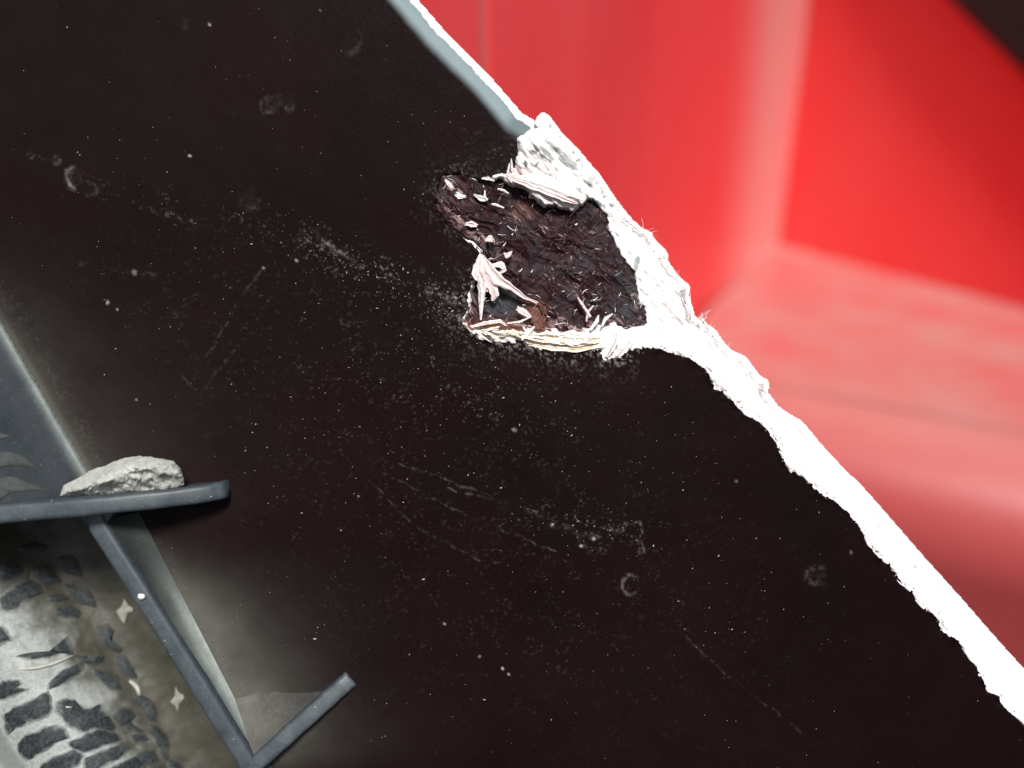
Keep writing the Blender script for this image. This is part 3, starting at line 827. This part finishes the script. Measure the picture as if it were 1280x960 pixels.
LUGS += [zp(p, 5.333, 90, 780) for p in [
    [(165, 40), (230, 15), (275, 60), (260, 110), (320, 150), (310, 180), (240, 150), (200, 110)], [(290, 230), (350, 220), (390, 290), (425, 350), (370, 340), (320, 300)],
    [(150, 320), (230, 315), (280, 360), (320, 430), (260, 425), (210, 385)], [(420, 495), (470, 490), (530, 530), (560, 600), (550, 645), (500, 620), (470, 560)],
    [(275, 620), (300, 580), (370, 570), (410, 620), (385, 655), (450, 700), (460, 725), (390, 720), (350, 680), (290, 650)],
    [(515, 690), (560, 690), (610, 740), (635, 790), (625, 835), (580, 810), (540, 740)], [(380, 745), (450, 735), (500, 765), (430, 775)],
    [(430, 870), (520, 850), (560, 890), (540, 930), (470, 920)], [(580, 840), (620, 850), (635, 905), (600, 890)], [(40, 230), (100, 215), (120, 245), (190, 210), (200, 240), (130, 270), (60, 250)],
    [(640, 920), (690, 930), (740, 990), (750, 1050), (700, 1030), (660, 980)], [(520, 960), (590, 950), (650, 1000), (630, 1050), (560, 1030)]]]
LUGS += [zp(p, 6.0, 0, 640) for p in [
    [(0, 660), (80, 580), (180, 530), (270, 540), (300, 610), (200, 660), (80, 745), (20, 720)], [(250, 440), (330, 410), (390, 450), (440, 520), (330, 530), (260, 500)],
    [(440, 360), (530, 340), (580, 400), (600, 470), (530, 450), (470, 410)], [(480, 550), (560, 570), (650, 590), (710, 700), (620, 680), (530, 630)],
    [(430, 735), (520, 720), (580, 750), (570, 790), (450, 770)], [(150, 280), (230, 240), (330, 250), (320, 290), (220, 300)], [(0, 440), (80, 380), (160, 430), (90, 490), (0, 520)], [(370, 640), (470, 630), (510, 655), (400, 668)]]]
def poly_lug(pts, wf, seed, hgt=.3):
    r = np.random.default_rng(seed + 900)
    p = np.asarray(pts, float); n = len(p); out = []
    for i in range(n):                       # rounded corners
        p0, p1, p2, p3 = p[i - 1], p[i], p[(i + 1) % n], p[(i + 2) % n]
        for t in (0, .25, .5, .75):
            out.append(.5 * (2 * p1 + (p2 - p0) * t * .8 + (2 * p0 - 5 * p1 + 4 * p2 - p3) * t * t * .9 + (3 * p1 - p0 - 3 * p2 + p3) * t ** 3 * .9))
    o = np.array(out); o += r.normal(0, .35, o.shape)
    c = o.mean(0); na = len(o); V = []; F = []
    rel = o - c; rad = np.linalg.norm(rel, axis=1, keepdims=True)
    for off, h in ((6.0, -.3), (2.2, .3), (-2.2, .8)):
        V.append(np.c_[c + rel * (rad + off).clip(.6) / rad, np.full(na, h * hgt)])
    V.append(np.c_[c + (V[2][:, :2] - c) * .6, np.full(na, hgt)])
    A = np.concatenate(V + [np.array([[c[0], c[1], hgt]])])
    for i in range(3):
        for k in range(na):
            k2 = (k + 1) % na
            F.append((i * na + k, i * na + k2, (i + 1) * na + k2, (i + 1) * na + k))
    for k in range(na): F.append((3 * na + k, 3 * na + (k + 1) % na, 4 * na))
    rim = np.r_[np.repeat([1, .7, .2, 0], na), 0]
    return P(A[:, 0], A[:, 1], wf(A[:, 0], A[:, 1]) + A[:, 2]), F, pale_at(A[:, 0], A[:, 1]), rim
def lug_mesh(cx, cy, ln, wd, ang, wf, seed, hgt=.22, taper=.25):
    r = np.random.default_rng(seed)
    V = []; F = []; na = 34; rings = [1.0, .92, .78, .58, .3]
    hs = [-.25, .25, .7, .95, 1.0]
    ca, sa = math.cos(math.radians(ang)), math.sin(math.radians(ang))
    ph = r.random(4) * 6.28; bend = r.normal(0, .12)
    for rg, h in zip(rings, hs):
        for k in range(na):
            th = k / na * 2 * math.pi
            e = .78
            a = math.copysign(abs(math.cos(th)) ** e, math.cos(th)); b_ = math.copysign(abs(math.sin(th)) ** e, math.sin(th))
            wob = (1.36 if ln > 45 and wd > 15 else 1.5) + .12 * math.sin(2 * th + ph[0]) + .10 * math.sin(3 * th + ph[1]) + .05 * math.sin(5 * th + ph[2]) + r.normal(0, .02)
            lx = a * ln / 2 * rg * wob; ly = b_ * wd / 2 * rg * wob * (1 - taper * a) + bend * (lx * lx) / ln * 2
            V.append((cx + lx * ca - ly * sa, cy + lx * sa + ly * ca, h * hgt))
    m = len(rings)
    for i in range(m - 1):
        for k in range(na):
            k2 = (k + 1) % na
            F.append((i * na + k, (i + 1) * na + k, (i + 1) * na + k2, i * na + k2))
    F.append(tuple((m - 1) * na + k for k in range(na - 1, -1, -1)))
    A = np.array(V)
    return P(A[:, 0], A[:, 1], wf(A[:, 0], A[:, 1]) + A[:, 2]), F, pale_at(A[:, 0], A[:, 1])
for i, pts in enumerate(LUGS):
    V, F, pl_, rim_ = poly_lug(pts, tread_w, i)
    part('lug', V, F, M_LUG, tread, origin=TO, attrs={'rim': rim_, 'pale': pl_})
for cx, cy, ln, wd, ang in [(58, 832, 46, 3.6, -14), (171, 859, 15, 4.5, 55), (86, 884, 8, 2, 3)]:
    V, F, pl_ = lug_mesh(cx, cy, ln, wd, ang, tread_w, int(cx), .35)
    part('bare_scrape', V, F, M_PALE, tread, origin=TO)
# lugs of the sloping face
def slope_w(x, y):
    l_ = ((y - 402) * .579 - x) * .866
    return -.6 + 9.5 * smooth(-26, 190, l_)
for i, (cx, cy, ln, wd, ang) in enumerate([(16, 574, 52, 13, 8), (30, 607, 48, 11, 8), (-4, 617, 30, 13, 4), (2, 545, 20, 6, 8)]):
    V, F, pl_ = lug_mesh(cx, cy, ln * .9, wd * 1.05, ang, slope_w, i + 70, .25, .8)
    part('bare_scrape', V, F, M_DULL, panel)

# ------------------------------------------------------------------ stone lying on the ledge
def make_stone():
    T = [(75, 620), (79, 606), (94, 600), (112, 588), (131, 582), (145, 576), (162, 571), (180, 570), (199, 572), (218, 577), (226, 586), (230, 598)]
    S = [(75, 620), (84, 616), (100, 612), (118, 607), (136, 601), (152, 596), (166, 593), (178, 587), (192, 586), (210, 589), (222, 592), (230, 599)]
    B = [(75, 621), (88, 623), (104, 622), (120, 620), (138, 618), (154, 617), (168, 616), (182, 615), (196, 613), (210, 612), (222, 610), (230, 606)]
    n = 110
    tt = np.linspace(0, 1, 12); ti = np.linspace(0, 1, n)
    f = lambda Q: np.stack([np.interp(ti, tt, np.array(Q, float)[:, k]) for k in range(2)], 1)
    T, S, B = f(T), f(S), f(B)
    env = np.clip(np.sin(np.pi * (ti * .96 + .02)), 0, 1) ** .5
    r1 = 26; r2 = 14; rows = []
    for k in range(r1):                      # top: from back edge to crest
        a = k / (r1 - 1)
        xy = T * (1 - a) + S * a
        w = 4.0 + (3.6 * math.sin(a * math.pi / 2) ** .8) * env
        rows.append(np.c_[xy, w])
    for k in range(1, r2):                   # underside falling back to the ledge
        a = k / (r2 - 1)
        xy = S * (1 - a) + B * a
        w = 4.0 + 3.6 * env * (1 - a * .8)
        rows.append(np.c_[xy, w])
    for k in range(1, 6):
        a = k / 6
        xy = B * (1 - a) + T * a
        rows.append(np.c_[xy, 4.0 + .8 * env * (1 - a) - 1.6 * env * math.sin(a * math.pi)])
    G = np.array(rows)
    nz = (fbm(G[..., 0] / 13, G[..., 1] / 9, 73, 4, .6) - .5)
    nz2 = (fbm(G[..., 0] / 4, G[..., 1] / 4, 75, 3, .6) - .5)
    e3 = env[None, :]
    G[..., 2] += (nz * 2.2 + nz2 * .6) * e3
    G[..., 1] += (nz2 * 3.0 + nz * 2.5) * e3
    G[..., 0] += (fbm(G[..., 0] / 5, G[..., 1] / 5, 79, 3) - .5) * 3 * e3
    m, n = G.shape[:2]
    V = P(G[..., 0], G[..., 1], G[..., 2]).reshape(-1, 3); F = []
    for i in range(m):
        for j in range(n - 1):
            i2 = (i + 1) % m
            F.append((i * n + j, i2 * n + j, i2 * n + j + 1, i * n + j + 1))
    F.append(tuple(i * n for i in range(m))[::-1]); F.append(tuple(i * n + n - 1 for i in range(m)))
    return V, F
V, F = make_stone()
solo('stone', V, F, M_STONE, origin=P(150, 618, 4), label='long pale grey stone chip lying on the ledge of the panel', category='stone')

# ------------------------------------------------------------------ loose flakes and grit
FLAKES = {3: zp([(100, 362), (113, 385), (131, 396), (128, 408), (112, 412), (99, 451), (87, 435), (71, 405), (90, 390)], 2.82, 120, 620),
          8: zp([(690, 415), (710, 455), (745, 475), (745, 500), (715, 530), (705, 590), (690, 545), (655, 520), (685, 480)], 5.333, 90, 780)}
def flake_mesh(pts, w):
    p = np.asarray(pts, float); n = len(p); c = p.mean(0)
    A = np.concatenate([np.c_[p, np.full(n, w + .25)], np.c_[p, np.full(n, w - .1)], [[c[0], c[1], w + .5]], [[c[0], c[1], w - .1]]])
    F = []
    for k in range(n):
        k2 = (k + 1) % n
        F += [(k, k2, 2 * n), (n + k2, n + k, 2 * n + 1), (k2, k, n + k, n + k2)]
    return P(A[:, 0], A[:, 1], A[:, 2]), F
for cx, cy, sd, lb in [(155, 765, 3, 'small spiky grey flake beside the rib, nearer the stone'), (222, 875, 8, 'small spiky grey flake beside the rib, lower of the pair')]:
    w = float(tread_w(np.float32(cx), np.float32(cy))) + .1
    V, F = flake_mesh(FLAKES[sd], w)
    solo('paint_flake', V, F, M_FLAKE, sm=False, label=lb, category='flake', group='flakes beside the rib')
def pebble(cx, cy, w, r, seed):
    r_ = np.random.default_rng(seed); V = []; F = []; na = 8; rings = [(-.3, .8), (.2, 1), (.7, .7)]
    for h, q in rings:
        for k in range(na):
            a = k / na * 6.283; rr = r * q * (.75 + .5 * r_.random())
            V.append(P(cx + rr * math.cos(a), cy + .8 * rr * math.sin(a), w + h * r * PXM))
    V.append(P(cx, cy, w + r * PXM))
    for i in range(2):
        for k in range(na):
            k2 = (k + 1) % na; F.append((i * na + k, i * na + k2, (i + 1) * na + k2, (i + 1) * na + k))
    for k in range(na): F.append((16 + k, 16 + (k + 1) % na, 24))
    F.append(tuple(range(na - 1, -1, -1)))
    return np.array(V), F
V, F = pebble(177, 746, 4.5, 5.5, 1)
solo('white_grit', V, F, M_GRIT, label='tiny white grain of grit on the crest of the diagonal rib', category='grit')

# dust grains: one uncountable scatter
def grains():
    pts = []
    bumps = [(510, 362, 90, 16, 24, 380), (585, 388, 28, 22, 20, 260), (600, 485, 150, 55, 12, 520), (450, 330, 60, 14, 22, 120), (640, 620, 250, 110, 20, 300),
             (740, 665, 45, 14, 12, 110), (300, 300, 220, 120, 10, 170), (560, 250, 40, 28, 0, 90), (900, 700, 220, 160, 30, 150), (600, 800, 240, 90, 0, 140),
             (180, 250, 120, 16, 18, 50), (380, 520, 110, 90, 0, 120), (640, 190, 50, 30, 0, 60), (450, 120, 240, 90, 0, 70), (100, 640, 120, 12, -5, 10), (225, 820, 60, 90, 0, 8)]
    for cx, cy, rx, ry, a, n in bumps:
        u = rng.normal(0, rx, n); v = rng.normal(0, ry, n)
        c, s = math.cos(math.radians(a)), math.sin(math.radians(a))
        pts += list(zip(cx + u * c - v * s, cy + u * s + v * c))
    pts += list(zip(rng.uniform(0, 1290, 420), rng.uniform(0, 970, 420)))
    p = np.array(pts, np.float32)
    s = sdist(COAT, p[:, 0], p[:, 1]); s2 = p[:, 0] - (p[:, 1] - 402) * .579
    dl = seg_dist(LIP + [(700, 193)], p[:, 0], p[:, 1])
    p = p[(s > 6) & (s2 > 40) & (dl > 38)]
    W_ = (fbm(p[:, 0] / 160, p[:, 1] / 160, 8, 3) - 0.5) * 0.8 + (fbm(p[:, 0] / 22, p[:, 1] / 22, 21, 3) - 0.5) * 0.10
    s2 = p[:, 0] - (p[:, 1] - 402) * .579
    W_ = np.where((s2 < 110) & (p[:, 1] > 560), W_ + 1.0 * 0, W_)
    V = []; F = []
    for (x, y), w in zip(p, W_):
        if rng.random() < .5: continue
        r = .34 + rng.gamma(1.2, .18); r = min(r, 1.5); a = math.radians(rng.normal(-35, 40)); el = 1 + rng.random() * .9
        b0 = len(V)
        for k in range(4):
            th = k * 1.5708 + .4
            lx, ly = math.cos(th) * r * el, math.sin(th) * r * .75
            V.append((x + lx * math.cos(a) - ly * math.sin(a), y + lx * math.sin(a) + ly * math.cos(a), w - .02))
        V.append((x + rng.normal(0, .2), y + rng.normal(0, .2), w + r * PXM * .8))
        F += [(b0 + k, b0 + 4, b0 + (k + 1) % 4) for k in range(4)]
    for x, y, w_, r in [(27, 634, 7.5, 2), (31, 649, 7.6, 2.2), (65, 626, 7.4, 3), (248, 621, 4.2, 2), (264, 621, 3.6, 2.4), (190, 778, 6.7, 1.5), (206, 801, 6.6, 2.2), (214, 818, 6.5, 1.5),
                       (238, 838, 6.5, 1.2), (394, 884, 2.9, 2.6), (372, 905, 3.9, 1.4), (292, 924, 6.3, 2.2), (296, 935, 6.3, 1.5), (150, 690, 6.9, 1.2), (120, 640, 7.1, 1.3), (10, 645, 7.6, 1.4), (180, 629, 6.0, 1.2)]:
        w = 5.0 - (y - 660) * .006 if y > 655 and x < 300 else w_ * 1.22 if y < 655 else w_ * .72; r *= .5
        b0 = len(V)
        for k in range(4): V.append((x + math.cos(k * 1.57 + .5) * r * 1.2, y + math.sin(k * 1.57 + .5) * r * .8, w - .05))
        V.append((x, y, w + r * PXM * .8)); F += [(b0 + k, b0 + 4, b0 + (k + 1) % 4) for k in range(4)]
    A = np.array(V)
    return P(A[:, 0], A[:, 1], A[:, 2]), np.array(F, np.int32)
V, F = grains()
g = solo('dust_grains', V, F, M_SPECK, sm=False, origin=P(640, 480, 0), label='pale dust grains scattered over the black plastic panel', category='dust', kind='stuff')

# ------------------------------------------------------------------ red bodywork behind
DC = 0.72
Cw = CAM + px_ray(970, 305) * DC
ZF = Cw.z
dirL = Vector((-.583, -1.088, 0)).normalized(); nL = Vector((.882, -.472, 0)).normalized()
dirR = Vector((.659, -1.088, 0)).normalized(); nR = Vector((-.855, -.518, 0)).normalized()
def hit(x, y, p0, n):
    r = px_ray(x, y); s = (p0 - CAM).dot(n) / r.dot(n)
    return CAM + r * s
body = bpy.data.objects.new('vehicle_body', None); COL.objects.link(body)
body.location = Cw; body.empty_display_size = .05
body['label'] = 'red painted vehicle bodywork corner behind the black panel'; body['category'] = 'vehicle body'
def wpart(name, V, F, mat, parent=body, origin=None, sm=False, bevel=0):
    o_ = Cw if origin is None else origin
    me = mesh_from(name, [tuple(Vector(v) - o_) for v in V], F, None, sm, mat)
    o = link(name, me, parent)
    return o
TOPZ = ZF + .62
def vwall(name, pts, mat, z0=ZF - .004, z1=TOPZ, thick=.006, back=None, sm=False, fades=None):
    """vertical wall swept along plan points, with thickness behind"""
    V = []; F = []; n = len(pts)
    for p, nn in pts:
        q = p - nn * thick
        V += [(p.x, p.y, z0), (p.x, p.y, z1), (q.x, q.y, z1), (q.x, q.y, z0)]
    for i in range(n - 1):
        for k in range(4):
            k2 = (k + 1) % 4
            F.append((i * 4 + k, i * 4 + k2, i * 4 + 4 + k2, i * 4 + 4 + k))
    F.append((0, 1, 2, 3)); F.append((n * 4 - 1, n * 4 - 2, n * 4 - 3, n * 4 - 4))
    o = wpart(name, V, F, mat, sm=sm)
    if fades:
        o.data.attributes.new('fade', 'FLOAT', 'POINT').data.foreach_set('value', np.repeat(fades, 4).astype(np.float32))
    return o
def planL(x, y=150, off=0.0):
    p = hit(x, y, Cw, nL); return Vector((p.x, p.y, 0)) + nL * off
# left wall: outer sheet, pressed fold, inner sheet, then a rounded post
vwall('wall_sheet', [(planL(455), nL), (planL(603), nL)], M_RED)
vwall('seam', [(planL(603, off=-.0025), nL), (planL(616, off=-.0025), nL)], M_SEAM)
vwall('wall_sheet', [(planL(616), nL), (planL(735), nL), (planL(755, off=-.001), nL), (planL(825, off=-.007), nL), (planL(850, off=-.007), nL), (planL(905, off=-.005), nL)], M_RED)
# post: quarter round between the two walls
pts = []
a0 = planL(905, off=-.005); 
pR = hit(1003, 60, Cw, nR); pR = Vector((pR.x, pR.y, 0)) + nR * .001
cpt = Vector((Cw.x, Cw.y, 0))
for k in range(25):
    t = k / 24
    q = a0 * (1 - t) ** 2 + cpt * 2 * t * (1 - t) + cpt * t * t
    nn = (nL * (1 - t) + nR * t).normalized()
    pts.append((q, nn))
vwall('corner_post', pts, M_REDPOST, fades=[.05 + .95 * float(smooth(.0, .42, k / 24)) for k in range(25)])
# right wall, cut by a slanting top edge
rw = [Cw - dirR * .01, hit(1560, 460, Cw, nR), hit(1560, 335, Cw, nR), hit(1205, -12, Cw, nR), hit(1100, -170, Cw, nR), Cw - dirR * .01]
rw[5].z = TOPZ
rw[0].z = ZF - .003; rw[1].z = ZF - .003
V = [tuple(p) for p in rw] + [tuple(p - nR * .006) for p in rw]
n = 6
wpart('wall_sheet', V, [tuple(range(n))[::-1], tuple(range(n, 2 * n))] + [(i, (i + 1) % n, n + (i + 1) % n, n + i) for i in range(n)], M_RED)
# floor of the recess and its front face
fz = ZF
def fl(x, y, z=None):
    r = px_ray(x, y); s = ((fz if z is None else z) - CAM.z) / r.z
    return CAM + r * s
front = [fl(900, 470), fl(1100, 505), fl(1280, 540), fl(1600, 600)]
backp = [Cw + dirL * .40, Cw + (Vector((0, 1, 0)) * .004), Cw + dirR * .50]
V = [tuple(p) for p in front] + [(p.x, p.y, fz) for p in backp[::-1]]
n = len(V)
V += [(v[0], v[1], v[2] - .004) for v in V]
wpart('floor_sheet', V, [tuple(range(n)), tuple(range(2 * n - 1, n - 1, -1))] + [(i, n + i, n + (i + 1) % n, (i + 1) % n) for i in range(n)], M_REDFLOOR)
V = []; F = []
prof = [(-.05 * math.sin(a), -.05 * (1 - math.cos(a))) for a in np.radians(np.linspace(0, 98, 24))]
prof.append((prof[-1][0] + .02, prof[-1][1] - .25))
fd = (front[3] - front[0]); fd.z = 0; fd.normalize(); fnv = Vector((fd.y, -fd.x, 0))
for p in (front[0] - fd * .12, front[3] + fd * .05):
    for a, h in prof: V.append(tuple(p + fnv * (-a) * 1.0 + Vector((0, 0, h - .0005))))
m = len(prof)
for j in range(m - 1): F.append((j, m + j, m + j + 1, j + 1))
fs = wpart('front_sheet', V, F, M_REDSHADE, sm=True)
fd_ = [1 - .85 * float(smooth(2, 15, j)) for j in range(m)]  # fade darkens the colour down the rounded front as painted shade
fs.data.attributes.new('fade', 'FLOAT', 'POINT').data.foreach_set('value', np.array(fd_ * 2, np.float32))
# black rubber seal along the slanting top edge
e0 = hit(1560, 335, Cw, nR); e1 = hit(1205, -12, Cw, nR); e2 = hit(1100, -170, Cw, nR)
V = []; F = []
up = Vector((0, 0, 1))
stn = [e0, e0.lerp(e1, .5), e1, e2]
for p in stn:
    for a, h in [(.016, -.004), (.022, .002), (.022, .05), (.016, .058), (-.012, .058), (-.012, -.004)]:
        tdir = (e1 - e0).normalized(); side = nR.cross(tdir).normalized()
        if side.z < 0: side = -side
        V.append(tuple(p + nR * a + side * h - Cw))
for i in range(3):
    for k in range(6):
        k2 = (k + 1) % 6; F.append((i * 6 + k, i * 6 + k2, i * 6 + 6 + k2, i * 6 + 6 + k))
F.append(tuple(range(6))); F.append(tuple(range(23, 17, -1)))
seal = link('rubber_seal', mesh_from('rubber_seal', V, F, None, False, M_RUBBER))
seal.location = Cw
seal['label'] = 'blurred black rubber seal along the upper edge of the red wall'; seal['category'] = 'seal'
